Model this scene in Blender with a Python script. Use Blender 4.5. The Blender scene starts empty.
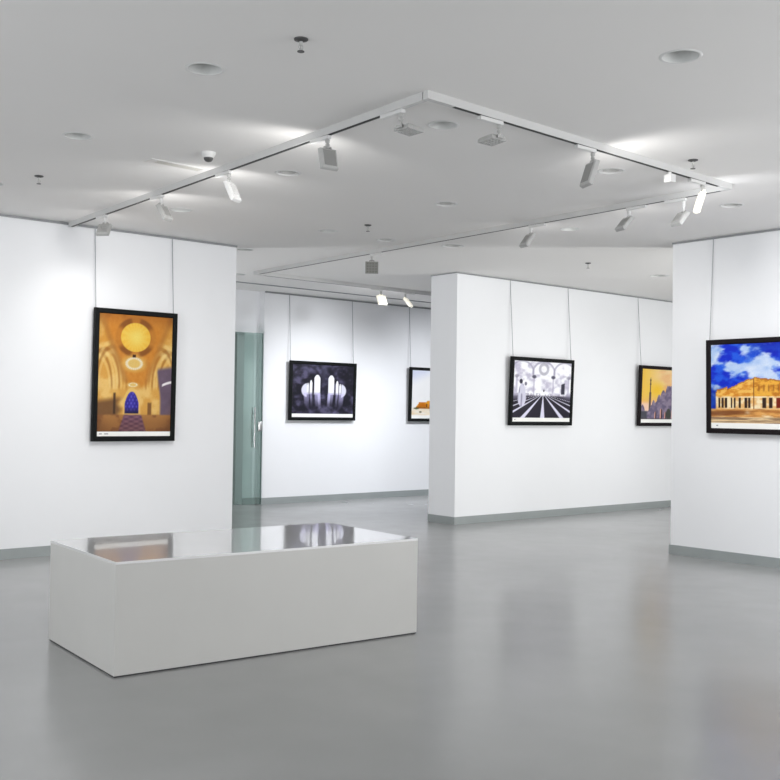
import bpy, bmesh, math, random
from mathutils import Vector, Matrix
random.seed(7)
C = bpy.context.scene.collection
H = 3.158            # ceiling height
PI = math.pi
R = math.radians

# ------------------------------------------------------------------ materials
def s2l(c):
    c = c / 255.0
    return c / 12.92 if c <= 0.04045 else ((c + 0.055) / 1.055) ** 2.4
def rgb(r, g, b): return (s2l(r), s2l(g), s2l(b), 1)

def mat(name, col, rough=0.5, metal=0.0, var=0.03, scale=6.0, rough_var=0.0, emis=None, estr=0.0,
        spec=0.5, coat=0.0, bump=0.0, ior=1.5):
    m = bpy.data.materials.new(name); m.use_nodes = True
    nt = m.node_tree; b = nt.nodes['Principled BSDF']
    tc = nt.nodes.new('ShaderNodeTexCoord')
    nz = nt.nodes.new('ShaderNodeTexNoise'); nz.inputs['Scale'].default_value = scale; nz.inputs['Detail'].default_value = 4
    nt.links.new(tc.outputs['Object'], nz.inputs['Vector'])
    mr = nt.nodes.new('ShaderNodeMapRange')
    mr.inputs['From Min'].default_value = 0.3; mr.inputs['From Max'].default_value = 0.7
    mr.inputs['To Min'].default_value = 1 - var; mr.inputs['To Max'].default_value = 1 + var
    nt.links.new(nz.outputs['Fac'], mr.inputs['Value'])
    mx = nt.nodes.new('ShaderNodeVectorMath'); mx.operation = 'SCALE'
    mx.inputs[0].default_value = col[:3]
    nt.links.new(mr.outputs['Result'], mx.inputs['Scale'])
    nt.links.new(mx.outputs['Vector'], b.inputs['Base Color'])
    b.inputs['Roughness'].default_value = rough
    b.inputs['Metallic'].default_value = metal
    b.inputs['Specular IOR Level'].default_value = spec
    b.inputs['IOR'].default_value = ior
    b.inputs['Coat Weight'].default_value = coat
    if rough_var:
        r2 = nt.nodes.new('ShaderNodeMapRange')
        r2.inputs['From Min'].default_value = 0.3; r2.inputs['From Max'].default_value = 0.7
        r2.inputs['To Min'].default_value = rough - rough_var; r2.inputs['To Max'].default_value = rough + rough_var
        nt.links.new(nz.outputs['Fac'], r2.inputs['Value']); nt.links.new(r2.outputs['Result'], b.inputs['Roughness'])
    if bump:
        n2 = nt.nodes.new('ShaderNodeTexNoise'); n2.inputs['Scale'].default_value = 180
        nt.links.new(tc.outputs['Object'], n2.inputs['Vector'])
        bp = nt.nodes.new('ShaderNodeBump'); bp.inputs['Strength'].default_value = bump; bp.inputs['Distance'].default_value = 0.002
        nt.links.new(n2.outputs['Fac'], bp.inputs['Height']); nt.links.new(bp.outputs['Normal'], b.inputs['Normal'])
    if emis:
        b.inputs['Emission Color'].default_value = emis; b.inputs['Emission Strength'].default_value = estr
    return m

M = {}
M['wall'] = mat('white_wall_paint', (0.83, 0.84, 0.86, 1), 0.6, var=0.008, scale=1.5, bump=0.05)
M['ceiling'] = mat('ceiling_paint', (0.80, 0.79, 0.78, 1), 0.8, var=0.006, scale=1.0)
M['base'] = mat('grey_skirting', rgb(150, 156, 156), 0.35, var=0.03)
M['trim'] = mat('aluminium_hanging_rail', (0.26, 0.27, 0.28, 1), 0.5, var=0.05)
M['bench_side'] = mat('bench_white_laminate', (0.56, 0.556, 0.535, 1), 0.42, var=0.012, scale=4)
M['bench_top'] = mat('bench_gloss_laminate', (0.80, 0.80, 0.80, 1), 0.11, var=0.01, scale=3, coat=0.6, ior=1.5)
M['gap'] = mat('dark_shadow_gap', (0.05, 0.05, 0.05, 1), 0.8)
M['white_metal'] = mat('white_powder_coat', (0.70, 0.70, 0.695, 1), 0.4, var=0.02)
M['grey_metal'] = mat('grey_cast_metal', (0.50, 0.50, 0.49, 1), 0.45, var=0.06, scale=20)
M['off_metal'] = mat('silver_grey_metal', (0.46, 0.46, 0.45, 1), 0.4, var=0.05, scale=20)
M['back_panel'] = mat('mid_grey_panel', (0.30, 0.30, 0.29, 1), 0.5, var=0.03)
M['fin'] = mat('louvre_grey', (0.25, 0.25, 0.235, 1), 0.5, var=0.03)
M['rail'] = mat('off_white_track', (0.60, 0.60, 0.595, 1), 0.5, var=0.02)
M['dim_metal'] = mat('dim_grey_metal', (0.17, 0.17, 0.155, 1), 0.5, var=0.06, scale=20)
M['dark'] = mat('dark_metal', (0.06, 0.06, 0.06, 1), 0.4)
M['slot'] = mat('black_track_slot', (0.012, 0.012, 0.012, 1), 0.6)
M['chrome'] = mat('brushed_steel', (0.6, 0.6, 0.6, 1), 0.25, metal=1.0)
M['lamp_on'] = mat('lit_lamp_glass', (0.9, 0.9, 0.9, 1), 0.3, emis=(1, 0.98, 0.95, 1), estr=6)
M['lamp_warm'] = mat('warm_lit_glass', (0.9, 0.85, 0.7, 1), 0.3, emis=(1, 0.86, 0.55, 1), estr=2.2)
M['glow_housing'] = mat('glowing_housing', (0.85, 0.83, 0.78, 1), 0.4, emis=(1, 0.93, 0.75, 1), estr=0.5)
M['lens'] = mat('downlight_lens', (0.70, 0.70, 0.70, 1), 0.5, var=0.05)
M['bowl'] = mat('downlight_reflector', (0.62, 0.63, 0.62, 1), 0.45, var=0.04)
M['frame'] = mat('black_painted_wood', (0.006, 0.007, 0.007, 1), 0.6, spec=0.12, var=0.2, scale=30)
M['frame_brown'] = mat('dark_brown_wood', (0.011, 0.008, 0.009, 1), 0.6, spec=0.12, var=0.2, scale=30)
M['backing'] = mat('backing_board', (0.25, 0.22, 0.18, 1), 0.8)
M['strip'] = mat('white_caption_paper', (0.88, 0.88, 0.85, 1), 0.6)
M['wire'] = mat('steel_hanging_wire', (0.33, 0.34, 0.36, 1), 0.4)
M['mark'] = mat('grey_print', (0.30, 0.30, 0.32, 1), 0.6)
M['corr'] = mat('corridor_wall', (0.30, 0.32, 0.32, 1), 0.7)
M['cream'] = mat('cream_grille', (0.62, 0.60, 0.53, 1), 0.5)

def floor_mat():
    m = bpy.data.materials.new('grey_epoxy_floor'); m.use_nodes = True
    nt = m.node_tree; b = nt.nodes['Principled BSDF']; L = nt.links.new
    tc = nt.nodes.new('ShaderNodeTexCoord')
    n1 = nt.nodes.new('ShaderNodeTexNoise'); n1.inputs['Scale'].default_value = 0.9; n1.inputs['Detail'].default_value = 3
    n2 = nt.nodes.new('ShaderNodeTexNoise'); n2.inputs['Scale'].default_value = 4; n2.inputs['Detail'].default_value = 1
    n3 = nt.nodes.new('ShaderNodeTexNoise'); n3.inputs['Scale'].default_value = 3.2; n3.inputs['Detail'].default_value = 3
    for n in (n1, n2, n3): L(tc.outputs['Object'], n.inputs['Vector'])
    cr = nt.nodes.new('ShaderNodeValToRGB')
    cr.color_ramp.elements[0].position = 0.3; cr.color_ramp.elements[0].color = (0.298, 0.304, 0.300, 1)
    cr.color_ramp.elements[1].position = 0.72; cr.color_ramp.elements[1].color = (0.348, 0.354, 0.350, 1)
    L(n1.outputs['Fac'], cr.inputs['Fac']); L(cr.outputs['Color'], b.inputs['Base Color'])
    mr = nt.nodes.new('ShaderNodeMapRange'); mr.inputs['From Min'].default_value = 0.3; mr.inputs['From Max'].default_value = 0.7
    mr.inputs['To Min'].default_value = 0.22; mr.inputs['To Max'].default_value = 0.25
    L(n2.outputs['Fac'], mr.inputs['Value']); L(mr.outputs['Result'], b.inputs['Roughness'])
    bp = nt.nodes.new('ShaderNodeBump'); bp.inputs['Strength'].default_value = 0.10; bp.inputs['Distance'].default_value = 0.01
    b.inputs['IOR'].default_value = 1.5
    b.inputs['Coat Weight'].default_value = 0.15; b.inputs['Coat Roughness'].default_value = 0.16
    return m
M['floor'] = floor_mat()

def glass_mat():
    m = bpy.data.materials.new('green_tinted_glass'); m.use_nodes = True
    nt = m.node_tree; nt.nodes.clear(); L = nt.links.new
    out = nt.nodes.new('ShaderNodeOutputMaterial')
    tr = nt.nodes.new('ShaderNodeBsdfTransparent'); tr.inputs['Color'].default_value = (0.75, 0.82, 0.80, 1)
    gl = nt.nodes.new('ShaderNodeBsdfGlossy'); gl.inputs['Roughness'].default_value = 0.06; gl.inputs['Color'].default_value = (0.9, 1, 0.97, 1)
    df = nt.nodes.new('ShaderNodeBsdfDiffuse'); df.inputs['Color'].default_value = (0.52, 0.62, 0.60, 1)
    fr = nt.nodes.new('ShaderNodeFresnel'); fr.inputs['IOR'].default_value = 1.5
    m0 = nt.nodes.new('ShaderNodeMixShader'); m0.inputs[0].default_value = 0.15
    L(tr.outputs[0], m0.inputs[1]); L(df.outputs[0], m0.inputs[2])
    mx = nt.nodes.new('ShaderNodeMixShader')
    fm = nt.nodes.new('ShaderNodeMath'); fm.operation = 'MULTIPLY'; fm.inputs[1].default_value = .35; L(fr.outputs[0], fm.inputs[0]); L(fm.outputs[0], mx.inputs[0]); L(m0.outputs[0], mx.inputs[1]); L(gl.outputs[0], mx.inputs[2])
    L(mx.outputs[0], out.inputs['Surface'])
    return m
M['glass'] = glass_mat()
M['glass_edge'] = mat('dark_glass_edge', (0.03, 0.07, 0.06, 1), 0.2)

def art_mat():
    m = bpy.data.materials.new('printed_photograph'); m.use_nodes = True
    nt = m.node_tree; b = nt.nodes['Principled BSDF']; L = nt.links.new
    at = nt.nodes.new('ShaderNodeAttribute'); at.attribute_name = 'ink'
    nz = nt.nodes.new('ShaderNodeTexNoise'); nz.inputs['Scale'].default_value = 90
    tc = nt.nodes.new('ShaderNodeTexCoord'); L(tc.outputs['Object'], nz.inputs['Vector'])
    mr = nt.nodes.new('ShaderNodeMapRange'); mr.inputs['To Min'].default_value = 0.88; mr.inputs['To Max'].default_value = 1.12
    L(nz.outputs['Fac'], mr.inputs['Value'])
    mx = nt.nodes.new('ShaderNodeVectorMath'); mx.operation = 'SCALE'
    L(at.outputs['Color'], mx.inputs[0]); L(mr.outputs['Result'], mx.inputs['Scale'])
    L(mx.outputs['Vector'], b.inputs['Base Color']); b.inputs['Roughness'].default_value = 0.5
    b.inputs['Specular IOR Level'].default_value = 0.25
    return m
M['art'] = art_mat()

# ------------------------------------------------------------------ mesh helpers
def link(name, bm, m, parent=None, smooth=False):
    me = bpy.data.meshes.new(name)
    bmesh.ops.recalc_face_normals(bm, faces=bm.faces)
    bm.to_mesh(me); bm.free()
    mats = m if isinstance(m, (list, tuple)) else [m]
    for q in mats: me.materials.append(q)
    if smooth:
        for p in me.polygons: p.use_smooth = True
        me.set_sharp_from_angle(angle=R(35))
    o = bpy.data.objects.new(name, me); C.objects.link(o)
    if parent: o.parent = parent
    return o

def box(bm, x0, x1, y0, y1, z0, z1, bevel=0.0, mtx=None):
    r = bmesh.ops.create_cube(bm, size=1.0)
    vs = r['verts']
    for v in vs:
        v.co = Vector(((x0 + x1) / 2 + v.co.x * (x1 - x0), (y0 + y1) / 2 + v.co.y * (y1 - y0), (z0 + z1) / 2 + v.co.z * (z1 - z0)))
    if bevel:
        es = list({e for v in vs for e in v.link_edges})
        g = bmesh.ops.bevel(bm, geom=es, offset=bevel, segments=2, affect='EDGES', profile=0.5)
        vs = list({v for f in g['faces'] for v in f.verts} | {v for v in vs if v.is_valid})
    if mtx:
        for v in vs: v.co = mtx @ v.co
    return vs

def lathe(bm, prof, n=32, mtx=None):
    """surface of revolution about Z of (r, z) points"""
    rings = []
    for r, z in prof:
        if r < 1e-6:
            rings.append([bm.verts.new((0, 0, z))])
        else:
            rings.append([bm.verts.new((r * math.cos(2 * PI * i / n), r * math.sin(2 * PI * i / n), z)) for i in range(n)])
    for a, b in zip(rings, rings[1:]):
        for i in range(n):
            j = (i + 1) % n
            if len(a) == 1 and len(b) == 1: continue
            if len(a) == 1: bm.faces.new((a[0], b[i], b[j]))
            elif len(b) == 1: bm.faces.new((a[i], a[j], b[0]))
            else: bm.faces.new((a[i], a[j], b[j], b[i]))
    if mtx:
        for ring in rings:
            for v in ring: v.co = mtx @ v.co

def tube(bm, p, q, r, n=12):
    p, q = Vector(p), Vector(q); d = q - p
    mt = Matrix.Translation(p) @ d.to_track_quat('Z', 'Y').to_matrix().to_4x4()
    lathe(bm, [(0, 0), (r, 0), (r, d.length), (0, d.length)], n, mt)

def struct(name, bm, m):
    o = link(name, bm, m); o['kind'] = 'structure'; return o
def wallbox(name, *a, m=None):
    bm = bmesh.new(); box(bm, *a); return struct(name, bm, m or M['wall'])
def tag(o, label, cat, group=None):
    o['label'] = label; o['category'] = cat
    if group: o['group'] = group
    return o
def thing(name, label, cat, loc=(0, 0, 0), rot=(0, 0, 0), group=None):
    o = bpy.data.objects.new(name, None); C.objects.link(o)
    o.location = loc; o.rotation_euler = rot; o.empty_display_size = 0.1
    return tag(o, label, cat, group)
def dup(root, loc, label, rot=None):
    r = root.copy(); C.objects.link(r); r.location = loc; r['label'] = label
    if rot: r.rotation_euler = rot
    for ch in list(root.children):
        c = ch.copy(); C.objects.link(c); c.parent = r
        for g in list(ch.children):
            d = g.copy(); C.objects.link(d); d.parent = c
    return r

# ------------------------------------------------------------------ the room shell
LY, PX, PY0, PY1, RX, RY, BX, BY = 9.404, 8.899, 9.186, 9.667, 8.895, 6.044, 8.371, 12.73
DY = 12.86           # recessed wall carrying the glass door
W0, W1, S0 = -4.0, 17.0, -3.5
wallbox('floor', W0, W1, S0, 16.0, -0.12, 0, m=M['floor'])

DL = [  # recessed downlights (x, y, radius, style)
    (2.66, 4.64, .088, 'open'), (2.72, 6.354, .085, 'open'), (4.29, 2.88, .088, 'open'), (4.267, 4.548, .085, 'open'),
    (4.303, 6.26, .085, 'ring'), (5.922, 6.263, .085, 'ring'), (2.80, 8.189, .085, 'open'), (5.965, 4.58, .085, 'ring'),
    (5.993, 8.014, .085, 'open'), (6.736, 8.012, .085, 'ring'), (6.044, 9.60, .085, 'open'), (4.424, 8.091, .085, 'open'),
    (7.66, 4.64, .085, 'ring'), (7.572, 6.288, .085, 'open'), (7.483, 7.80, .11, 'ring'), (7.10, 11.42, .085, 'open'),
    (10.93, 7.62, .11, 'ring')]
def ceiling():
    bm = bmesh.new(); edges = []
    o = [bm.verts.new((x, y, H)) for x, y in ((W0, S0), (W1, S0), (W1, 16), (W0, 16))]
    edges += [bm.edges.new((o[i], o[(i + 1) % 4])) for i in range(4)]
    for x, y, r, st in DL:
        n = 32
        c = [bm.verts.new((x + r * math.cos(2 * PI * i / n), y + r * math.sin(2 * PI * i / n), H)) for i in range(n)]
        edges += [bm.edges.new((c[i], c[(i + 1) % n])) for i in range(n)]
    bmesh.ops.triangle_fill(bm, use_beauty=True, use_dissolve=False, edges=edges)
    return struct('ceiling', bm, M['ceiling'])
ceiling()

wallbox('wall_left', W0, 5.815, LY, LY + .3, 0, H)
wallbox('wall_center', PX, W1, PY0, PY1, 0, H)
wallbox('wall_right', RX, RX + .48, S0, RY, 0, H)
wallbox('wall_back', BX, W1, BY, BY + .45, 0, H)
bm = bmesh.new()      # recessed door wall with its opening
DO0, DO1, DH = 7.16, 8.115, 2.53
box(bm, 2.0, DO0, DY, DY + .2, 0, H); box(bm, DO1, BX, DY, DY + .2, 0, H); box(bm, DO0, DO1, DY, DY + .2, DH, H)
struct('wall_door_side', bm, M['wall'])
wallbox('wall_far_left', 1.8, 2.0, LY + .3, DY + .2, 0, H)
wallbox('wall_far_right', W1 - .2, W1, S0, 16, 0, H)
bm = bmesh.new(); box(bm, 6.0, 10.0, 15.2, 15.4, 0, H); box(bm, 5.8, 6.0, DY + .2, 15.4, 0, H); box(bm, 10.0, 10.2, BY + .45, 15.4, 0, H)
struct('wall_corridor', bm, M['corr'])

BB, BT = .094, .012
def baseboard(name, *bs):
    bm = bmesh.new()
    for b in bs: box(bm, *b, 0, BB)
    return struct(name, bm, M['base'])
baseboard('baseboard_left', (W0, 5.815, LY - BT, LY), (5.815, 5.815 + BT, LY - BT, LY + .3))
baseboard('baseboard_center', (PX - BT, W1, PY0 - BT, PY0), (PX - BT, PX, PY0, PY1))
baseboard('baseboard_right', (RX - BT, RX, S0, RY + BT), (RX, RX + .48, RY, RY + BT))
baseboard('baseboard_back', (BX - BT, W1, BY - BT, BY), (BX - BT, BX, BY, DY))
baseboard('baseboard_door_side', (DO1, BX - BT, DY - BT, DY), (2.0, DO0, DY - BT, DY))
def htrim(name, *bs):
    bm = bmesh.new()
    for b in bs: box(bm, *b)
    return struct(name, bm, M['trim'])
htrim('trim_1', (W0, 5.815, LY - .016, LY, H - .026, H - .006))
htrim('trim_2', (PX, W1, PY0 - .014, PY0, H - .020, H - .006), (PX - .010, PX, PY0, PY1, H - .014, H - .006))
htrim('trim_3', (RX - .014, RX, S0, RY, H - .024, H - .006))
htrim('trim_4', (BX, W1, BY - .014, BY, H - .026, H - .006))
htrim('trim_5', (5.9, W1, 12.06, 12.085, H - .012, H))   # slim ceiling channel in front of the back wall

# ------------------------------------------------------------------ glass door
def glass_door():
    free = Vector((8.335, 12.70)); hinge = Vector((7.62, 12.835))
    d = (free - hinge); L = d.length; ang = math.atan2(d.y, d.x)
    t = thing('door_leaf', 'frameless green tinted glass door leaf standing ajar left of the back wall', 'door',
              (hinge.x, hinge.y, 0), (0, 0, ang))
    z1 = 2.525
    bm = bmesh.new(); box(bm, 0, L - .012, -.006, .006, .008, z1); link('glass_pane', bm, M['glass'], t)
    bm = bmesh.new(); box(bm, L - .012, L, -.007, .007, .008, z1, .002); link('glass_edge', bm, M['glass_edge'], t)
    for nm, a, b in (('top_fitting', z1 - .055, z1 + .002), ('bottom_fitting', .004, .085)):
        bm = bmesh.new(); box(bm, 0, L - .47, -.014, .014, a, b, .003); link(nm, bm, M['dark'], t)
    for s in (-1, 1):
        bm = bmesh.new()
        x = L - .13; y = s * .05
        tube(bm, (x, y, .84), (x, y, 1.43), .010)
        for z in (.93, 1.34): tube(bm, (x, 0, z), (x, y, z), .008)
        link('pull_handle', bm, M['chrome'], t, True)
    bm = bmesh.new()
    box(bm, L - .06, L + .004, -.018, .018, 1.08, 1.22, .004)
    lathe(bm, [(0, -.03), (.016, -.03), (.016, .03), (0, .03)], 16, Matrix.Translation((L - .03, 0, 1.15)) @ Matrix.Rotation(PI / 2, 4, 'X'))
    link('door_lock', bm, M['chrome'], t, True)
glass_door()

# ------------------------------------------------------------------ bench
def bench():
    L, W, h = 1.979, 1.046, .598
    t = thing('bench', 'low white rectangular gallery bench with a mirror-glossy top on the grey floor', 'bench',
              (2.374, 4.963, 0), (0, 0, -0.0736))
    bm = bmesh.new(); box(bm, 0, L, 0, W, .008, h - .014, .0015); link('body', bm, M['bench_side'], t)
    bm = bmesh.new(); box(bm, 0, L, 0, W, h - .0138, h, .0012); link('top_panel', bm, M['bench_top'], t)
    bm = bmesh.new(); box(bm, .004, L - .004, .004, W - .004, 0, .008); link('base', bm, M['gap'], t)
bench()

# ------------------------------------------------------------------ recessed downlights
def downlight(r, style):
    t = thing('downlight', '', 'light', (0, 0, 0), group='recessed ceiling downlights')
    bm = bmesh.new()
    lathe(bm, [(r - .001, .004), (r + .001, -.003), (r + .008, -.004), (r + .015, -.002), (r + .017, 0)], 40)
    link('trim_ring', bm, M['white_metal'], t, True)
    bm = bmesh.new()
    dp = .075 if style == 'open' else .03
    lathe(bm, [(r - .001, 0), (r * .93, dp * .5), (r * .8, dp), (0, dp + .004)], 40)
    link('reflector', bm, M['bowl'] if style == 'open' else M['white_metal'], t, True)
    bm = bmesh.new()
    if style == 'open': lathe(bm, [(0, dp - .016), (r * .62, dp - .014), (r * .66, dp - .002), (r*.66, dp+.003)], 32)
    else: lathe(bm, [(r * .55, .024), (r * .60, .004), (r * .66, .002), (r * .70, .010), (r*.70,.03)], 32)
    link('lens' if style == 'open' else 'inner_ring', bm, M['lens'] if style == 'open' else M['off_metal'], t, True)
    return t
DLAB = {
    0: 'large round recessed downlight on the foreground ceiling, left of the nearest sprinkler',
    1: 'round recessed downlight at the left, on the ceiling above the linear grille',
    2: 'large round recessed downlight alone on the right foreground ceiling',
    3: 'round recessed downlight between the two downward grid-faced track spotlights',
    4: 'shallow ring downlight between the grey track spotlight and the white one to its left',
    5: 'shallow ring downlight in the middle of the ceiling inside the track rectangle',
    6: 'round recessed downlight cut by the left edge of the view',
    7: 'shallow ring downlight just right of the grey spotlight on the front track',
    8: 'small round downlight left of the ceiling sprinkler in the middle distance',
    9: 'small pale ring downlight just above the square gridded spotlight',
    10: 'small round downlight beside the far end of the left wall top',
    11: 'round downlight just behind the second spotlight from the left wall',
    12: 'shallow ring downlight beyond the right corner of the track',
    13: 'small round downlight right of the spotlight above the white center wall',
    14: 'large flat ring downlight behind the rear track above the end of the center wall',
    15: 'small dim round downlight at the far end of the rear track',
    16: 'large flat ring downlight half hidden behind the right wall'}
protos = {}
for i, (x, y, r, st) in enumerate(DL):
    if (r, st) not in protos:
        t = downlight(r, st); protos[(r, st)] = t; t.location = (x, y, H); t['label'] = DLAB[i]
    else: dup(protos[(r, st)], (x, y, H), DLAB[i])

# ------------------------------------------------------------------ sprinklers
def sprinkler():
    t = thing('ceiling_sprinkler', '', 'sprinkler', group='pendant fire sprinklers on the ceiling')
    bm = bmesh.new(); lathe(bm, [(.034, 0), (.033, -.006), (.016, -.012), (.012, -.014), (0, -.014)], 24); link('rosette', bm, M['dark'], t, True)
    bm = bmesh.new()
    lathe(bm, [(0, -.012), (.009, -.012), (.009, -.03), (.004, -.034), (.004, -.05), (0, -.05)], 14)
    for s in (-1, 1):
        tube(bm, (s * .009, 0, -.028), (s * .013, 0, -.042), .0022, 8); tube(bm, (s * .013, 0, -.042), (0, 0, -.06), .0022, 8)
    link('sprinkler_body', bm, M['grey_metal'], t, True)
    bm = bmesh.new(); lathe(bm, [(0, -.058), (.017, -.059), (.017, -.062), (0, -.062)], 20); link('deflector', bm, M['dark'], t, True)
    return t
SP = [((2.779, 3.952), 'dark pendant sprinkler on the foreground ceiling, nearest the viewer'),
      ((2.978, 7.667), 'dark pendant sprinkler near the left edge above the left wall'),
      ((6.068, 7.486), 'small dark sprinkler on the ceiling above the square gridded spotlight'),
      ((6.109, 3.996), 'dark pendant sprinkler beside the right end of the front track'),
      ((9.433, 7.56), 'small dark sprinkler on the ceiling in front of the center wall')]
sp0 = sprinkler(); sp0.location = (*SP[0][0], H); sp0['label'] = SP[0][1]
for (p, l) in SP[1:]: dup(sp0, (*p, H), l)

# dome camera
t = thing('dome_camera', 'small white dome security camera with a dark lens above the left track', 'camera', (3.56, 6.14, H)); t.scale = (.82, .82, .82)
bm = bmesh.new(); lathe(bm, [(.062, 0), (.060, -.018), (.050, -.03), (.042, -.044), (.034, -.05)], 28); link('mount', bm, M['white_metal'], t, True)
bm = bmesh.new(); lathe(bm, [(.040, -.044), (.038, -.058), (.026, -.074), (0, -.082)], 24); link('lens_dome', bm, M['dark'], t, True)

# linear grille
t = thing('ceiling_grille', 'narrow white linear grille set in the ceiling beside the dome camera', 'vent', (3.57, 6.62, H), (0, 0, R(2)))
bm = bmesh.new()
for a in ((-.22, .22, -.055, -.038), (-.22, .22, .038, .055), (-.22, -.16, -.038, .038), (.20, .22, -.038, .038)): box(bm, *a, -.005, 0)
link('grille_frame', bm, M['white_metal'], t)
bm = bmesh.new(); box(bm, -.16, .20, -.038, .038, -.004, 0); link('diffuser', bm, M['cream'], t)
for k in range(3):
    bm = bmesh.new(); box(bm, -.16, .20, -.028 + k * .022, -.020 + k * .022, -.0055, -.004); link('louvre_blade', bm, M['off_metal'], t)

# ------------------------------------------------------------------ lighting track
TZ = .046      # track depth
def track(label, p, q, s0, s1):
    """rail from p to q; slot opening begins s0 after p and ends s1 before q"""
    p, q = Vector(p), Vector(q); d = q - p; L = d.length
    t = thing('lighting_track', label, 'track', (p.x, p.y, H), (0, 0, math.atan2(d.y, d.x)), 'white ceiling lighting tracks')
    bm = bmesh.new()
    w = .019
    k = .005
    box(bm, -w, L + w, -w, -w + k, -TZ, 0); box(bm, -w, L + w, w - k, w, -TZ, 0); box(bm, -w, L + w, -w + k, w - k, -.012, 0)
    box(bm, -w, s0, -w + k, w - k, -TZ, -.012); box(bm, L - s1, L + w, -w + k, w - k, -TZ, -.012)
    link('rail', bm, M['rail'], t)
    bm = bmesh.new(); box(bm, s0, L - s1, -w + k + .0001, w - k - .0001, -TZ + .0006, -.0125); link('conductor_slot', bm, M['slot'], t)
    return t
P0c, P1c, P2c, P3c, P4c = (3.96, 9.37), (3.755, 4.125), (6.93, 4.22), (7.09, 11.0), (W1 - .3, 11.16)
def along(p, q, f): return (p[0] + (q[0] - p[0]) * f, p[1] + (q[1] - p[1]) * f)
def ony(p, q, y): return along(p, q, (y - p[1]) / (q[1] - p[1]))
def onx(p, q, x): return along(p, q, (x - p[0]) / (q[0] - p[0]))
track('left white lighting track running from the left wall to the nearest ceiling corner', P0c, ony(P0c, P1c, 4.172), .02, .36)
track('front white lighting track running from the nearest ceiling corner to the right', P1c, P2c, .20, .15)
track('rear white lighting track running diagonally from the right corner to the back of the room', ony(P2c, P3c, 4.26), ony(P2c, P3c, 10.96), .03, .05)
track('far white lighting track running along the back wall', P3c, P4c, .12, .1)

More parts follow.
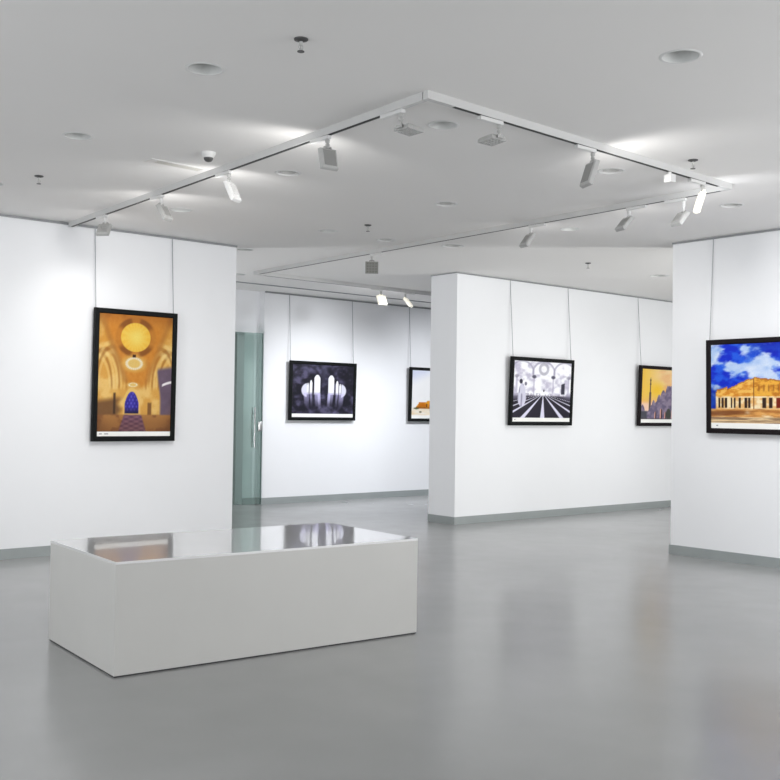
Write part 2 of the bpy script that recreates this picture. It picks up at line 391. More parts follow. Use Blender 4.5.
# ------------------------------------------------------------------ track spotlights
def spotlight(label, x, y, raily, yaw, tilt, state, drop=.085, box_dir=1, size=(.135, .15), energy=60, beam=95, col=(1, .985, .96), spill=8, aim=None):
    """raily: heading of the rail (deg); yaw: heading the lamp faces; tilt: degrees below horizontal"""
    t = thing('track_spotlight', label, 'spotlight', (x, y, H - TZ), group='flat-headed spotlights on the ceiling tracks')
    aim = aim or (yaw, 36)
    Rr = Matrix.Rotation(R(raily), 4, 'Z')
    bm = bmesh.new()
    box(bm, -.02, .17, -.016, .016, -.024, -.001, .003, Matrix.Scale(box_dir, 4, (1, 0, 0)))
    for v in bm.verts: v.co = Rr @ v.co
    link('adapter', bm, M['white_metal'], t)
    bm = bmesh.new()
    lathe(bm, [(0, -.028), (.015, -.028), (.015, -.045), (.011, -.047), (.011, -.054), (.014, -.056), (.014, -.066), (.008, -.070), (.008, -drop), (0, -drop)], 18)
    link('stem', bm, M['off_metal'] if state != 'on' else M['white_metal'], t, True)
    w, h = size; dpt = .034 if state not in ('grid', 'darkgrid') else .028
    Hm = Matrix.Translation((0, 0, -drop)) @ Matrix.Rotation(R(yaw), 4, 'Z') @ Matrix.Rotation(R(tilt), 4, 'Y')
    # head local: +X faces out, hinge at the top centre
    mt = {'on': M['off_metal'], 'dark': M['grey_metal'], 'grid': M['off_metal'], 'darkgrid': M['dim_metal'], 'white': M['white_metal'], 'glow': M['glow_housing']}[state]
    bm = bmesh.new()
    hs = []
    for (xx, k) in ((-dpt / 2, .84), (-dpt / 2 + .008, .96), (dpt / 2 - .006, 1.0), (dpt / 2, 1.0)):
        hs.append([bm.verts.new((xx, sy * w / 2 * k, -h / 2 + sz * h / 2 * k)) for sy, sz in ((-1, -1), (1, -1), (1, 1), (-1, 1))])
    for a, b in zip(hs, hs[1:]):
        for i in range(4):
            j = (i + 1) % 4; bm.faces.new((a[i], a[j], b[j], b[i]))
    bm.faces.new(hs[0]); 
    inner = [bm.verts.new((dpt / 2, sy * w / 2 * .9, -h / 2 + sz * h / 2 * .9)) for sy, sz in ((-1, -1), (1, -1), (1, 1), (-1, 1))]
    deep = [bm.verts.new((dpt / 2 - .012, sy * w / 2 * .86, -h / 2 + sz * h / 2 * .86)) for sy, sz in ((-1, -1), (1, -1), (1, 1), (-1, 1))]
    for i in range(4):
        j = (i + 1) % 4; bm.faces.new((hs[3][i], hs[3][j], inner[j], inner[i])); bm.faces.new((inner[i], inner[j], deep[j], deep[i]))
    bm.faces.new(deep[::-1])
    # yoke ears
    for s in (-1, 1): box(bm, -.008, .008, s * .022 - .004, s * .022 + .004, -.03, .012)
    box(bm, -.008, .008, -.026, .026, .006, .014)
    # cooling fins down the back
    if state in ('on', 'white'):
        for k in range(5):
            yy = (k - 2) * w * .15
            box(bm, -dpt / 2 - .006, -dpt / 2 + .002, yy - .002, yy + .002, -h * .80, -h * .20)
    for v in bm.verts: v.co = Hm @ v.co
    link('lamp_head', bm, mt, t)
    bm = bmesh.new()
    box(bm, dpt / 2 - .0118, dpt / 2 - .004, -w * .42, w * .42, -h * .92, -h * .08)
    for v in bm.verts: v.co = Hm @ v.co
    link('front_glass', bm, {'grid': M['white_metal'], 'darkgrid': M['dim_metal'], 'glow': M['lamp_warm'], 'dark': M['lamp_on']}.get(state, M['lamp_on']), t)
    if state == 'dark':     # darker inset panel on the back of the housing
        bm = bmesh.new(); box(bm, -dpt / 2 - .003, -dpt / 2 + .002, -w * .36, w * .36, -h * .88, -h * .12, .0012)
        for v in bm.verts: v.co = Hm @ v.co
        link('back_panel', bm, M['back_panel'], t)
    if 'grid' in state:     # louvre of square cells
        bm = bmesh.new(); n = 4
        for k in range(n + 1):
            yy = -w * .44 + k * w * .88 / n
            box(bm, dpt / 2 - .009, dpt / 2 + .001, yy - .005, yy + .005, -h * .94, -h * .06)
            zz = -h * .94 + k * h * .88 / n
            box(bm, dpt / 2 - .009, dpt / 2 + .0006, -w * .45, w * .45, zz - .005, zz + .005)
        for v in bm.verts: v.co = Hm @ v.co
        link('honeycomb_louvre', bm, M['off_metal'] if state == 'grid' else M['fin'], t)
    else:
        pos = Vector((x, y, H - TZ)) + Hm @ Vector((dpt / 2 + .03, 0, -h / 2))
        for nm, e, cone, down, bl in (('lamp_beam', energy, beam, aim[1], 1.0), ('lamp_spill', spill, 172, 4, .6)):
            if e <= 0: continue
            ld = bpy.data.lights.new(nm, 'SPOT'); ld.energy = e; ld.spot_size = R(cone); ld.spot_blend = bl
            ld.shadow_soft_size = .05; ld.color = col
            lo = bpy.data.objects.new(nm, ld); C.objects.link(lo); lo.location = pos - Vector((0, 0, .12 if nm == 'lamp_spill' else 0))
            dirv = Matrix.Rotation(R(aim[0]), 3, 'Z') @ Matrix.Rotation(R(down), 3, 'Y') @ Vector((1, 0, 0))
            lo.rotation_euler = dirv.to_track_quat('-Z', 'Y').to_euler()
    return t

EL = 75
spotlight('small grey track spotlight closest to the left wall, first on the left track', *ony(P0c, P1c, 8.55), 90, 38, 30, 'on', energy=10, aim=(80, 50), size=(.12, .12), spill=1.5)
spotlight('pale grey track spotlight second from the left wall on the left track', *ony(P0c, P1c, 7.43), 90, 116, 30, 'on', energy=EL * .25, aim=(62, 44), spill=6, size=(.11, .14))
spotlight('bright white tilted track spotlight right of the dome camera on the left track', *ony(P0c, P1c, 6.33), 90, 118, 26, 'white', energy=EL * .9, aim=(74, 38), size=(.115, .15))
spotlight('grey square track spotlight seen from behind on the left track, above the bench', *ony(P0c, P1c, 5.09), 90, 84, 14, 'dark', energy=EL * .8, aim=(88, 30), size=(.120, .135))
spotlight('unlit grid-faced track spotlight left of the nearest track corner, facing down', *ony(P0c, P1c, 4.36), 90, 180, 86, 'grid', drop=.10, size=(.12, .12))
spotlight('unlit grid-faced track spotlight right of the nearest track corner, facing down', *onx(P1c, P2c, 4.34), 180, 270, 86, 'grid', drop=.095, size=(.12, .12))
spotlight('grey track spotlight tilted rightwards at the middle of the front track', *onx(P1c, P2c, 5.24), 180, -22, 18, 'dark', energy=EL, aim=(-8, 30), size=(.13, .165))
spotlight('bright elongated white spotlight near the right end of the front track', *onx(P1c, P2c, 6.56), 180, -32, 18, 'glow', energy=EL * .5, spill=5, aim=(8, 35), drop=.075, size=(.06, .16), col=(.95, .97, 1))
spotlight('grey tilted spotlight hanging lowest at the right corner, beneath the bright white one', *ony(P2c, P3c, 4.62), 90, -12, 40, 'on', energy=EL * .3, aim=(0, 40), drop=.12, size=(.11, .13), spill=2)
spotlight('slim grey tilted track spotlight in the middle of the rear track', *ony(P2c, P3c, 5.15), -90, -18, 42, 'on', energy=EL * .6, aim=(45, 25), size=(.12, .14), spill=3)
spotlight('slim grey tilted track spotlight on the rear track above the centre of the room', *ony(P2c, P3c, 6.25), -90, -14, 36, 'on', energy=EL * .6, aim=(48, 28), size=(.12, .14), spill=3)
spotlight('unlit square gridded track spotlight on the far part of the rear track', *ony(P2c, P3c, 8.60), -90, 232, 8, 'darkgrid', size=(.14, .13))
spotlight('warm glowing yellow spotlight on the far track, left of its pair', *onx(P3c, P4c, 9.20), 180, 75, 30, 'glow', energy=EL * .25, aim=(90, 52), col=(.97, .98, 1), spill=2)
spotlight('warm glowing white spotlight on the far track, right of its pair', *onx(P3c, P4c, 9.66), 0, 120, 38, 'glow', energy=EL * .25, aim=(90, 52), col=(.97, .98, 1), spill=2)
# small white connector box hanging on the front track
t = thing('track_connector', 'small bright white cube connector under the right part of the front track', 'connector', (*onx(P1c, P2c, 6.13), H - TZ))
bm = bmesh.new(); box(bm, -.03, .03, -.03, .03, -.075, -.018, .004); link('connector_box', bm, M['white_metal'], t)
bm = bmesh.new(); lathe(bm, [(0, 0), (.012, 0), (.012, -.02), (0, -.02)], 14); link('connector_stem', bm, M['white_metal'], t, True)

# ------------------------------------------------------------------ the photographs (painted per vertex by small functions)
def sm(a, b, x):
    if a == b: return 1.0 if x >= a else 0.0
    t = max(0.0, min(1.0, (x - a) / (b - a))); return t * t * (3 - 2 * t)
def mixc(a, b, t): return tuple(a[i] + (b[i] - a[i]) * t for i in range(3))
def hsh(i, j, s=0):
    n = (i * 374761393 + j * 668265263 + s * 1442695041) & 0xffffffff
    n = ((n ^ (n >> 13)) * 1274126177) & 0xffffffff
    return ((n ^ (n >> 16)) & 0xffff) / 65535.0
def vn(x, y, s=0):
    i, j = math.floor(x), math.floor(y); fx, fy = x - i, y - j
    fx = fx * fx * (3 - 2 * fx); fy = fy * fy * (3 - 2 * fy)
    a = hsh(i, j, s) * (1 - fx) + hsh(i + 1, j, s) * fx; b = hsh(i, j + 1, s) * (1 - fx) + hsh(i + 1, j + 1, s) * fx
    return a * (1 - fy) + b * fy
def fbm(x, y, s=0, o=4):
    r, a, t = 0, .5, 0
    for k in range(o): r += a * vn(x, y, s + k); t += a; a *= .5; x *= 2.03; y *= 2.03
    return r / t
def inside(u, t, c, hw, top, bot, pointed=.06):
    """arch-shaped opening; t grows downward"""
    du = abs(u - c) / hw
    if du > 1 or t > bot: return 0.0
    edge = top + pointed * (du ** 2.2)
    return sm(edge - .004, edge + .008, t) * (1 - sm(.9, 1.0, du))

def gold_hall(u, t):
    n = fbm(u * 9, t * 12, 1)
    l = sm(-.07, .07, u - (.02 + t * .60)); r = sm(-.07, .07, (.98 - t * .56) - u)
    vault = l * r * (1 - sm(.58, .66, t))
    wall = mixc((226, 160, 62), (250, 205, 120), sm(.35, .8, n) * .7 + .3 * sm(.2, .6, t))
    c = mixc(wall, mixc((206, 122, 26), (226, 146, 48), fbm(u * 30, t * 30, 6)), vault * .8)
    for k in range(3):   # curved arch bands on both side walls
        for cx, sg in ((-.02 + k * .10, 1), (1.02 - k * .09, -1)):
            q = abs(math.hypot((u - cx) / .20, (t - .62 + .02 * k) / .30) - 1); c = mixc(c, (150, 92, 34), .45 * (1 - sm(.02, .09, q)) * (1 - vault) * (1 - sm(.60, .66, t)))
            c = mixc(c, (255, 226, 150), .4 * (1 - sm(.02, .10, abs(q - .14))) * (1 - vault) * (1 - sm(.60, .66, t)))
    c = mixc(c, (150, 80, 18), (1 - sm(0, .12, t)) * .35 + .25 * sm(.55, .9, n) * vault)
    # darker coffers along the vault edges
    e = abs(u - (.02 + t * .60)); c = mixc(c, (140, 84, 30), .35 * (1 - sm(0, .07, e)) * (1 - sm(.55, .62, t)) * sm(.0, .1, t))
    e = abs(u - (.98 - t * .56)); c = mixc(c, (150, 85, 25), .35 * (1 - sm(0, .07, e)) * (1 - sm(.55, .62, t)))
    # dome
    d = math.hypot((u - .49), (t - .19) * 1.62)
    c = mixc(c, (130, 72, 18), .8 * (1 - sm(.02, .06, abs(d - .235))) * (.2 + .8 * sm(.45, .9, abs(math.sin(2 * math.atan2(t - .19, u - .49))))))
    c = mixc(c, mixc((255, 232, 120), (250, 196, 66), sm(.0, .2, d) * .7 + .35 * n + .15 * math.sin(math.atan2(t - .19, u - .49) * 18) * sm(.05, .2, d)), 1 - sm(.195, .21, d))
    # chandeliers
    for (cx, cy, rx, ry) in ((.475, .415, .115, .052), (.465, .598, .060, .017)):
        q = math.hypot((u - cx) / rx, (t - cy) / ry)
        c = mixc(c, (255, 236, 150), .65 * (1 - sm(.6, 1.9, q)))
        c = mixc(c, (255, 252, 235), (1 - sm(.08, .24, abs(q - .88))) * (.65 + .35 * math.sin(24 * math.atan2((t - cy) / ry, (u - cx) / rx))))
    if abs(u - .475) < .022 and .335 < t < .365: c = (70, 35, 10)
    # lower side masses
    c = mixc(c, (110, 72, 40), .85 * (1 - sm(.24, .34, u + .02 * math.sin(t * 60))) * sm(.70, .76, t + .10 * (u - .1)) * (1 - sm(.93, .97, t)))
    c = mixc(c, (60, 38, 22), .8 * (1 - sm(.010, .022, abs(u - .22))) * sm(.66, .68, t) * (1 - sm(.84, .86, t)))
    c = mixc(c, (96, 56, 28), .7 * (1 - sm(.018, .035, abs(u - .70))) * sm(.74, .76, t) * (1 - sm(.90, .92, t)))
    # right grey-violet pier with a lit arch
    pier = sm(.80, .84, u + .05 * sm(.75, .45, t) - .03) * sm(.42, .47, t + .12 * (u - .9)) * (1 - sm(.86, .9, t))
    c = mixc(c, mixc((128, 108, 130), (92, 74, 92), n), pier)
    q = abs(t - (.60 - .35 * (u - .86) + .8 * (u - .86) ** 2)); c = mixc(c, (255, 250, 250), (1 - sm(.006, .016, q)) * sm(.86, .88, u))
    # niche with blue glass
    a = inside(u, t, .455, .125, .62, .86, .12); c = mixc(c, (250, 210, 120), a * .7)
    a = inside(u, t, .455, .100, .655, .845, .11)
    trc = .5 + .5 * math.sin(u * 130) * math.sin(t * 110)
    b = mixc((46, 34, 150), (96, 90, 215), sm(.5, .9, trc) * .7 + .3 * (1 - sm(.01, .05, abs(u - .455))))
    c = mixc(c, mixc(b, (25, 16, 70), sm(.78, .85, t)), a)
    # floor
    f = sm(.845, .865, t)
    fl = mixc((190, 132, 70), (150, 96, 52), sm(.4, .7, n))
    w = .12 + (t - .85) * .5
    fl = mixc(fl, mixc((150, 105, 128), (95, 60, 92), .5 + .5 * math.sin(t * 160) * math.sin(u * 45)), 1 - sm(w - .02, w + .01, abs(u - .47)))
    c = mixc(c, fl, f)
    c = mixc(c, (96, 54, 20), .55 * sm(.50, .80, math.hypot(u - .5, (t - .45) * .9)) + .3 * sm(.8, .98, t))
    return c

def night_arches(u, t):
    n = fbm(u * 10, t * 9, 5); c = mixc((22, 20, 33), (88, 84, 112), sm(.3, .8, n))
    du = abs(u - .51); c = mixc(c, (112, 110, 140), .5 * (1 - sm(0, .1, du)) * (1 - sm(.0, .7, t)))
    rb = abs(math.hypot(du - .30, (t - .30) * .8) - .22); c = mixc(c, (20, 18, 28), .5 * (1 - sm(0, .03, rb)))
    def op(c, c0, hw, top, bot):
        q = inside(u if u < .51 else 1.02 - u, t, .51 - c0, hw, top, bot, .08)
        return mixc(c, (250, 250, 255), q * (1 - .25 * sm(bot - .06, bot, t)))
    c = op(c, .115, .052, .20, .60); c = op(c, .215, .022, .31, .60); c = op(c, .265, .018, .37, .60)
    # side fan
    q = math.hypot((du - .27) / .105, (t - .52) / .15)
    if du > .285: c = mixc(c, (225, 225, 240), 1 - sm(.85, 1.02, q))
    # wet floor reflections
    if t > .58:
        f = (1 - sm(.60, .92, t))
        for cc, hw in ((.085, .028), (.115, .05), (.215, .022), (.29, .05)):
            c = mixc(c, (205, 200, 240), f * (.95 if cc < .1 else .65) * (1 - sm(hw * .6, hw, abs(du - cc - (t - .58) * (-.06)))))
        w = abs(math.hypot(du - .0, (t - .78) * 1.1) - .28); c = mixc(c, (110, 105, 140), .35 * (1 - sm(0, .04, w)))
    return c

def mono_hall(u, t):
    n = fbm(u * 12, t * 12, 9); c = mixc((250, 250, 255), (196, 192, 212), sm(.42, .8, n))
    du = abs(u - .51)
    for cx in (.14, .51, .88):
        r = math.hypot((u - cx) / .19, (t - .20) / .20); c = mixc(c, (150, 146, 172), .6 * (1 - sm(.03, .12, abs(r - 1))) * (1 - sm(.22, .26, t)))
    r = math.hypot(u - .51, (t - .13) * .8); c = mixc(c, (150, 148, 165), .6 * (1 - sm(.012, .03, abs(r - .07))))
    for cx, w in ((.345, .014), (.68, .014), (.05, .02), (.955, .02)):
        c = mixc(c, (176, 170, 196), .6 * (1 - sm(w * .6, w, abs(u - cx))) * sm(.24, .28, t))
        c = mixc(c, (60, 58, 78), .85 * (1 - sm(.022, .05, math.hypot(u - cx, (t - .27) * 1.2))) * (1 if .2 < cx < .8 else .4))
    if .56 < t < .66: c = mixc(c, (160, 156, 178), .7 * sm(.4, .65, vn(u * 40, t * 20, 3)))
    # column windows
    c = mixc(c, (36, 34, 50), .9 * (1 - sm(.028, .036, abs(u - .86))) * sm(.37, .39, t + (u - .86) * .4) * (1 - sm(.565, .58, t)))
    # floor with converging stripes
    hz = .585
    if t > hz:
        k = (u - .51) / (t - hz + .015)
        fl = (34, 30, 44)
        for s in (-3.55, -2.28, -1.55, -.80, 0.0, .80, 1.55, 2.4, 3.6):
            fl = mixc(fl, (222, 220, 240), 1 - sm(.07, .11, abs(k - s)))
        c = mixc(c, fl, sm(hz, hz + .05, t))
        c = mixc(c, (170, 166, 188), .6 * sm(.22, .5, du) * (1 - sm(.60, .74, t)))
    # robed visitor
    b = 1 - sm(.9, 1.02, math.hypot((u - .145) / (.06 + .02 * sm(.5, .7, t)), (t - .60) / .215))
    c = mixc(c, mixc((212, 210, 228), (150, 148, 172), sm(.4, .75, vn(u * 50, t * 8, 2))), b)
    c = mixc(c, (42, 40, 58), 1 - sm(.8, 1.1, math.hypot((u - .125) / .028, (t - .36) / .045)))
    c = mixc(c, (90, 88, 110), .8 * (1 - sm(.8, 1.1, math.hypot((u - .205) / .022, (t - .40) / .035))))
    c = mixc(c, (38, 36, 50), 1 - sm(.008, .014, math.hypot(u - .52, (t - .515) * .5)))
    return c

def sunset(u, t):
    n = fbm(u * 5, t * 7, 21)
    c = mixc((250, 208, 110), (252, 218, 160), sm(.1, .5, u)); c = mixc(c, (255, 204, 45), .9 * (1 - sm(.0, .30, math.hypot(u - .33, (t - .42) * 1.1))) + .4 * (1 - sm(0, .25, u)))
    c = mixc(c, (244, 170, 110), .5 * sm(.45, .75, n) * sm(.3, .5, u)); c = mixc(c, (250, 185, 120), sm(.5, .75, t) * .8)
    c = mixc(c, (255, 214, 190), sm(.62, .72, t) * (1 - sm(.12, .22, abs(u - .15))))
    # minaret
    w = .006 + .013 * sm(.45, .47, t) + .006 * sm(.2, .22, t)
    c = mixc(c, (104, 84, 76), (1 - sm(w * .7, w, abs(u - .185))) * sm(.16, .18, t))
    for ty in (.22, .30, .48): c = mixc(c, (84, 66, 62), (1 - sm(.012, .020, abs(u - .185))) * (1 - sm(.010, .018, abs(t - ty))))
    # stepped skyline with domes
    sky = .84 - .14 * sm(.14, .24, u) - .22 * sm(.24, .5, u) - .08 * sm(.5, .56, u)
    for cx, r in ((.03, .05), (.26, .03), (.37, .035), (.46, .05), (.565, .05), (.64, .05), (.75, .07), (.88, .05)):
        d = 1 - min(1, abs(u - cx) / r); sky -= .085 * math.sqrt(d) * (1 if cx != .03 else 1.6)
    b = mixc((150, 136, 158), (108, 98, 128), sm(.3, .7, fbm(u * 18, t * 16, 4)))
    c = mixc(c, b, sm(sky - .006, sky + .006, t))
    for cx, hw, top in ((.31, .022, .84), (.435, .028, .78), (.53, .02, .84), (.70, .04, .78)):
        q = inside(u, t, cx, hw, top, .985, .05); c = mixc(c, mixc((226, 170, 150), (60, 46, 60), sm(-.3, .3, (u - cx) / hw)), q)
    c = mixc(c, (58, 64, 52), .9 * (1 - sm(.85, 1.1, math.hypot((u - .60) / .055, (t - .90) / .12))))
    c = mixc(c, (62, 66, 74), .8 * sm(.82, .86, t) * (1 - sm(.10, .16, u)))
    return mixc(c, (70, 60, 66), .7 * sm(.975, .99, t))

def white_fort(u, t):
    c = mixc((226, 232, 252), (255, 255, 255), sm(.05, .4, t + u * .5))
    c = mixc(c, (252, 214, 150), .55 * sm(.80, .88, t) * fbm(u * 9, t * 26, 2) * 1.4)
    sky = .70 - .03 * sm(.28, .30, u) - .04 * sm(.34, .36, u) + .04 * sm(.62, .64, u)
    b = mixc((240, 168, 44), (206, 116, 20), sm(.3, .7, fbm(u * 20, t * 14, 3)))
    if t > .80: b = mixc(b, (120, 70, 20), .5)
    e = .06 + .07 * (1 - sm(.70, .86, t))
    c = mixc(c, b, sm(sky, sky + .012, t) * (1 - sm(.845, .86, t)) * sm(e, e + .02, u) * (1 - sm(.9, .92, u)))
    c = mixc(c, (70, 80, 40), .8 * (1 - sm(.8, 1.2, math.hypot((u - .09) / .05, (t - .845) / .022))))
    c = mixc(c, (90, 90, 60), .8 * (1 - sm(.8, 1.2, math.hypot((u - .17) / .025, (t - .925) / .02))))
    if abs(u - .29) < .012 and .74 < t < .82: c = (110, 60, 20)
    return c

def ruin_sky(u, t):
    n = fbm(u * 5.5 + t * 2.2, t * 6.5 - u * 1.2, 31, 5); n2 = fbm(u * 14, t * 16, 8, 4)
    c = mixc((8, 40, 200), (30, 90, 225), sm(.3, .7, n2)); c = mixc(c, (3, 20, 150), .6 * (1 - sm(0, .3, t)) * sm(.2, .5, u))
    cl = sm(.48, .66, n + .14 * (1 - sm(.0, .16, math.hypot(u - .06, (t - .10) * .8))) + .13 * (1 - sm(.0, .12, abs(t - .22 - .33 * u))) - .10 * sm(.35, .6, u) * (1 - sm(.1, .3, t)))
    c = mixc(c, mixc((235, 240, 252), (150, 185, 235), n2), cl)
    c = mixc(c, (10, 50, 140), .6 * (1 - sm(.05, .2, u)) * sm(.5, .62, t))
    # ruined building: long left wing rising to a corner, then the front
    if u < .385: roof = .60 - .16 * sm(.0, 1, (u - .05) / .335) - (.03 if .05 < u < .15 else 0)
    else: roof = .425 + .16 * (u - .385)
    roof += .012 * (hsh(int(u * 46), 3) - .5) + .008 * (vn(u * 90, 1) - .5)
    st = fbm(u * 26, t * 30, 12)
    bl = mixc((244, 190, 92), (216, 138, 44), sm(.35, .7, st)) if u < .385 else mixc((238, 176, 66), (196, 122, 34), sm(.35, .7, st))
    if t > .665: bl = mixc((252, 232, 190), (232, 180, 110), sm(.3, .75, st))
    ok = sm(roof - .004, roof + .006, t) * sm(.035, .05, u)
    c = mixc(c, bl, ok)
    if ok > .5:
        if roof < t < roof + .018: c = mixc(c, (150, 82, 30), .6)
        if u > .40 and .50 < t < .62: c = mixc(c, (150, 86, 30), .55 * sm(.2, .7, math.sin(u * 150)) * (1 - sm(.02, .06, abs(t - .56))))
        for cx, hw in ((.075, .008), (.105, .010), (.135, .012), (.185, .007), (.215, .008), (.26, .010), (.315, .013), (.345, .01), (.475, .017), (.53, .016), (.60, .024), (.70, .022), (.80, .022), (.90, .022)):
            q = (1 - sm(hw * .8, hw * 1.1, abs(u - cx))) * sm(.675, .685, t) * (1 - sm(.80, .815, t)); c = mixc(c, (52, 30, 22) if cx != .60 else (120, 30, 10), q)
        if abs(u - .385) < .004: c = mixc(c, (120, 66, 24), .8)
    if t > .80:
        g = mixc((232, 170, 92), (176, 110, 52), sm(.3, .7, fbm(u * 9, t * 40, 14))); g = mixc(g, (250, 226, 184), sm(.4, .7, fbm(u * 12, t * 22, 15)) * (1 if u > .3 else .3))
        g = mixc(g, (110, 60, 30), .75 * (1 - sm(.012, .045, abs(t - .875 + .02 * u))) * (1 - sm(.2, .45, u)))
        c = mixc(c, g, sm(.81, .83, t - .06 * sm(.3, .5, u) * 0))
        c = mixc(c, mixc((236, 206, 160), (150, 120, 90), sm(.4, .7, fbm(u * 5, t * 60, 19))), sm(.915, .93, t))
    return c

def art_mesh(name, w, h, fn, nx, ny, parent, gain=1.0):
    me = bpy.data.meshes.new(name)
    vs, cols = [], []
    for j in range(ny + 1):
        t = 1 - j / ny
        for i in range(nx + 1):
            u = i / nx
            vs.append((-w / 2 + w * u, 0, h * j / ny))
            c = fn(u, t)
            cols += [s2l(max(0, min(255, c[0]))) * gain, s2l(max(0, min(255, c[1]))) * gain, s2l(max(0, min(255, c[2]))) * gain, 1.0]
    fs = [(j * (nx + 1) + i, j * (nx + 1) + i + 1, (j + 1) * (nx + 1) + i + 1, (j + 1) * (nx + 1) + i) for j in range(ny) for i in range(nx)]
    me.from_pydata(vs, [], fs); me.materials.append(M['art'])
    at = me.color_attributes.new('ink', 'FLOAT_COLOR', 'POINT'); at.data.foreach_set('color', cols)
    o = bpy.data.objects.new(name, me); C.objects.link(o); o.parent = parent
    return o

def picture(label, loc, rotz, w, h, fn, nx, ny, frame_m, gain, strip=.052, lean=.6, marks=False, wires=(.06, .06), wtop=None, roll=0.0):
    """hung picture; local -Y faces the room, origin at the bottom centre of the frame back"""
    t = thing('framed_photograph', label, 'picture', loc, (R(lean), R(roll), rotz), 'black framed photographs hung on wires')
    mw, dp = .050, .040
    bm = bmesh.new()
    prof = [(0, 0), (0, -dp), (.006, -dp - .004), (mw - .010, -dp - .004), (mw, -dp + .008), (mw, 0)]   # (inward, y)
    rings = []
    for sx, sz in ((-1, 0), (1, 0), (1, 1), (-1, 1)):
        rings.append([bm.verts.new((sx * (w / 2 - a), y, (a if sz == 0 else h - a))) for a, y in prof])
    for k in range(4):
        A, B = rings[k], rings[(k + 1) % 4]
        for i in range(len(prof)):
            j = (i + 1) % len(prof); bm.faces.new((A[i], A[j], B[j], B[i]))
    link('frame', bm, frame_m, t)
    bm = bmesh.new(); box(bm, -w / 2 + .01, w / 2 - .01, -.012, -.004, .01, h - .01); link('backing', bm, M['backing'], t)
    iw, ih = w - 2 * mw, h - 2 * mw
    a = art_mesh('print', iw, ih - strip, fn, nx, ny, t, gain); a.location = (0, -dp + .010, mw + strip)
    bm = bmesh.new(); box(bm, -iw / 2, iw / 2, -dp + .0085, -dp + .011, mw, mw + strip); s = link('caption_strip', bm, M['strip'], t)
    if marks:
        for k, (xx, ww) in enumerate(marks):
            bm = bmesh.new(); box(bm, -iw / 2 + xx, -iw / 2 + xx + ww, -dp + .0075, -dp + .0084, mw + strip * .40, mw + strip * .62)
            link('caption_mark', bm, M['mark'], s)
    top = (H - .02) - loc[2]
    for xx in (-w / 2 + wires[0], w / 2 - wires[1]):
        bm = bmesh.new()
        # from the back of the frame up to the hanging rail on the wall
        tube(bm, (xx, -.006, h - .04), (xx, .030 + math.tan(R(lean)) * top, top), .0042, 8)
        tube(bm, (xx, -.006, h - .045), (xx, -.006, h - .015), .006, 8)
        link('hanging_wire', bm, M['wire'], t, True)
    return t

G = .80
picture('tall framed photograph of a golden domed hall with blue arch, on the left wall',
        (4.635, LY - .035, 1.070), 0, .882, 1.292, gold_hall, 150, 230, M['frame'], G * .92, lean=.8, marks=((.02, .03), (.075, .04)), wires=(.02, .03), strip=.045)
picture('framed dark photograph of glowing white arches, on the wall beside the glass door',
        (9.425, BY - .035, 1.245), 0, 1.265, .900, night_arches, 160, 110, M['frame'], G, lean=1.3, wires=(.02, .04))
picture('framed photograph of an orange fort under white sky, half hidden by the center wall',
        (11.830, BY - .035, 1.238), 0, 1.265, .900, white_fort, 120, 90, M['frame'], G, lean=1.3, wires=(.03, .04))
picture('framed black and white photograph of a striped hall floor on the center wall',
        (10.437, PY0 - .030, 1.240), 0, 1.25, .900, mono_hall, 170, 120, M['frame'], G * 1.15, lean=2.2, marks=((.04, .02),), wires=(.05, .03))
picture('framed photograph of a minaret at yellow sunset, partly hidden behind the right wall',
        (13.220, PY0 - .030, 1.235), 0, 1.265, .900, sunset, 170, 120, M['frame_brown'], G * 1.06, lean=2.2, wires=(.05, .04))
picture('framed photograph of a sandstone ruin under a vivid blue sky, on the right wall',
        (RX - .035, 4.962, 1.232), -PI / 2, 1.27, .905, ruin_sky, 220, 150, M['frame_brown'], G * 1.12, marks=((.055, .02),), wires=(.02, .04), lean=1.2)

# ------------------------------------------------------------------ light
def area(name, loc, size, energy, col=(1, 1, 1), rot=(0, 0, 0)):
    ld = bpy.data.lights.new(name, 'AREA'); ld.shape = 'RECTANGLE'; ld.size, ld.size_y = size; ld.energy = energy; ld.color = col
    o = bpy.data.objects.new(name, ld); C.objects.link(o); o.location = loc; o.rotation_euler = rot; return o
def spot(name, loc, target, energy, beam=100, col=(1, 1, 1), blend=1.0, soft=.1):
    ld = bpy.data.lights.new(name, 'SPOT'); ld.energy = energy; ld.spot_size = R(beam); ld.spot_blend = blend; ld.shadow_soft_size = soft; ld.color = col
    o = bpy.data.objects.new(name, ld); C.objects.link(o); o.location = loc
    o.rotation_euler = (Vector(target) - Vector(loc)).to_track_quat('-Z', 'Y').to_euler(); return o
# added unseen fill spots for the centre bay, left bay, right and back walls
for x in (10.6, 13.0): spot('bay_fill_spot', (x, 5.6, 2.95), (x + .2, PY0, 1.0), 85, 66)
for x in (.4, 2.2): spot('left_bay_fill_spot', (x, 6.3, 2.95), (x + .1, LY, .9), 8, 80)
for y in (1.8, 3.4): spot('right_bay_fill_spot', (6.0, y, 2.95), (RX, y + .3, 1.4), 50, 80, (.94, .96, 1))
for x in (9.3, 11.6, 14.0): spot('back_bay_fill_spot', (x, 9.95, 2.95), (x, BY, .90), 245, 84, (.94, .96, 1))
area('corridor_fill', (7.6, 14.0, 3.0), (.6, .6), 12)  # added unseen fill that brightens the passage behind the door
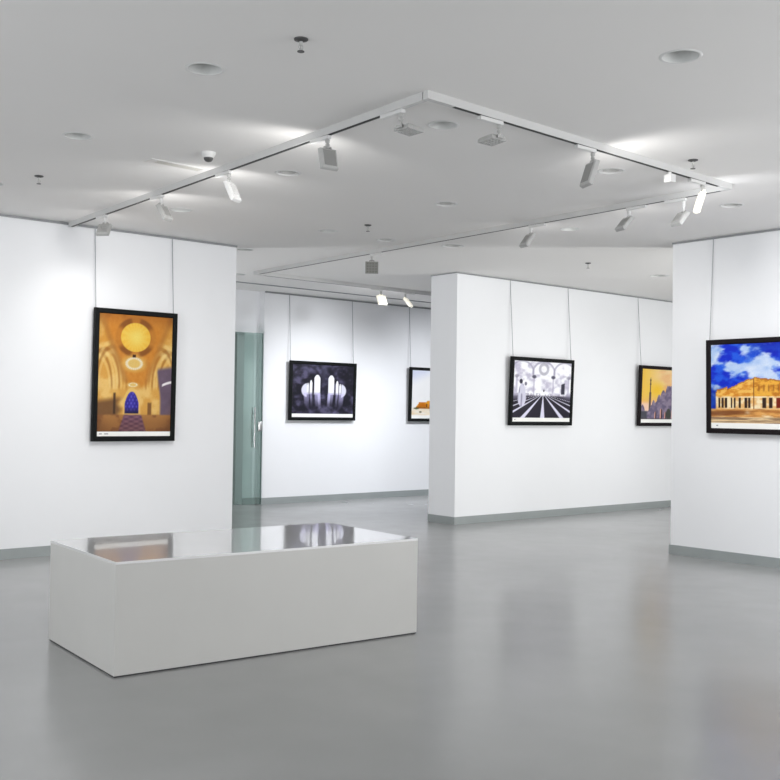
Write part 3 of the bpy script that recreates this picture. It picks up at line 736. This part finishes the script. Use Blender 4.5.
# added soft fill lights outside the view, lifting ceiling and walls
area('left_fill', (-2.8, 5.0, 1.3), (5.0, 2.0), 90, (.96, .98, 1), (0, R(-130), 0))
area('right_fill', (7.6, -1.5, 1.5), (4.0, 2.6), 160, (1, 1, 1), (R(120), 0, 0))
area('bay_fill', (12.6, 1.0, 1.5), (6.0, 2.6), 130, (1, 1, .98), (R(112), 0, 0))
spot('rear_ceiling_fill', (4.6, 11.2, .5), (8.5, 11.6, 2.9), 150, 150, (.97, .98, 1), soft=.25)  # added unseen fill spot lifting the rear ceiling
spot('bay_ceiling_fill', (11.0, 4.5, .5), (10.0, 6.4, 3.2), 170, 150, (1, 1, .97), soft=.25)  # added unseen fill spot lifting the ceiling of the centre bay

w = bpy.data.worlds.new('gallery_ambient'); bpy.context.scene.world = w; w.use_nodes = True
bg = w.node_tree.nodes['Background']; bg.inputs['Color'].default_value = (.95, .97, 1, 1); bg.inputs['Strength'].default_value = 1.15

# ------------------------------------------------------------------ camera
cd = bpy.data.cameras.new('camera'); cam = bpy.data.objects.new('camera', cd); C.objects.link(cam)
cd.sensor_fit = 'HORIZONTAL'; cd.sensor_width = 36; cd.lens = 36 * 1022.68 / 780
cd.clip_start = .05; cd.clip_end = 100
YAW, PITCH, ROLL = 0.705045, 0.020799, -0.0139125
# camera heading: world +Y turned clockwise so that the view direction is (sin, cos)
head = math.atan2(math.sin(YAW), math.cos(YAW))   # placeholder, replaced just below
fwd = Vector((math.sin(YAW), math.cos(YAW), 0))
base = fwd.to_track_quat('-Z', 'Y').to_matrix().to_4x4()
cam.matrix_world = Matrix.Translation((0, 0, 1.4)) @ base @ Matrix.Rotation(PITCH, 4, 'X') @ Matrix.Rotation(-ROLL, 4, 'Z')
bpy.context.scene.camera = cam
sc = bpy.context.scene
sc.view_settings.view_transform = 'Standard'; sc.view_settings.look = 'None'; sc.view_settings.exposure = 0.24
try:
    sc.cycles.use_denoising = True; sc.cycles.max_bounces = 8; sc.cycles.diffuse_bounces = 5; sc.cycles.sample_clamp_indirect = 3; sc.cycles.sample_clamp_direct = 12
except Exception: pass
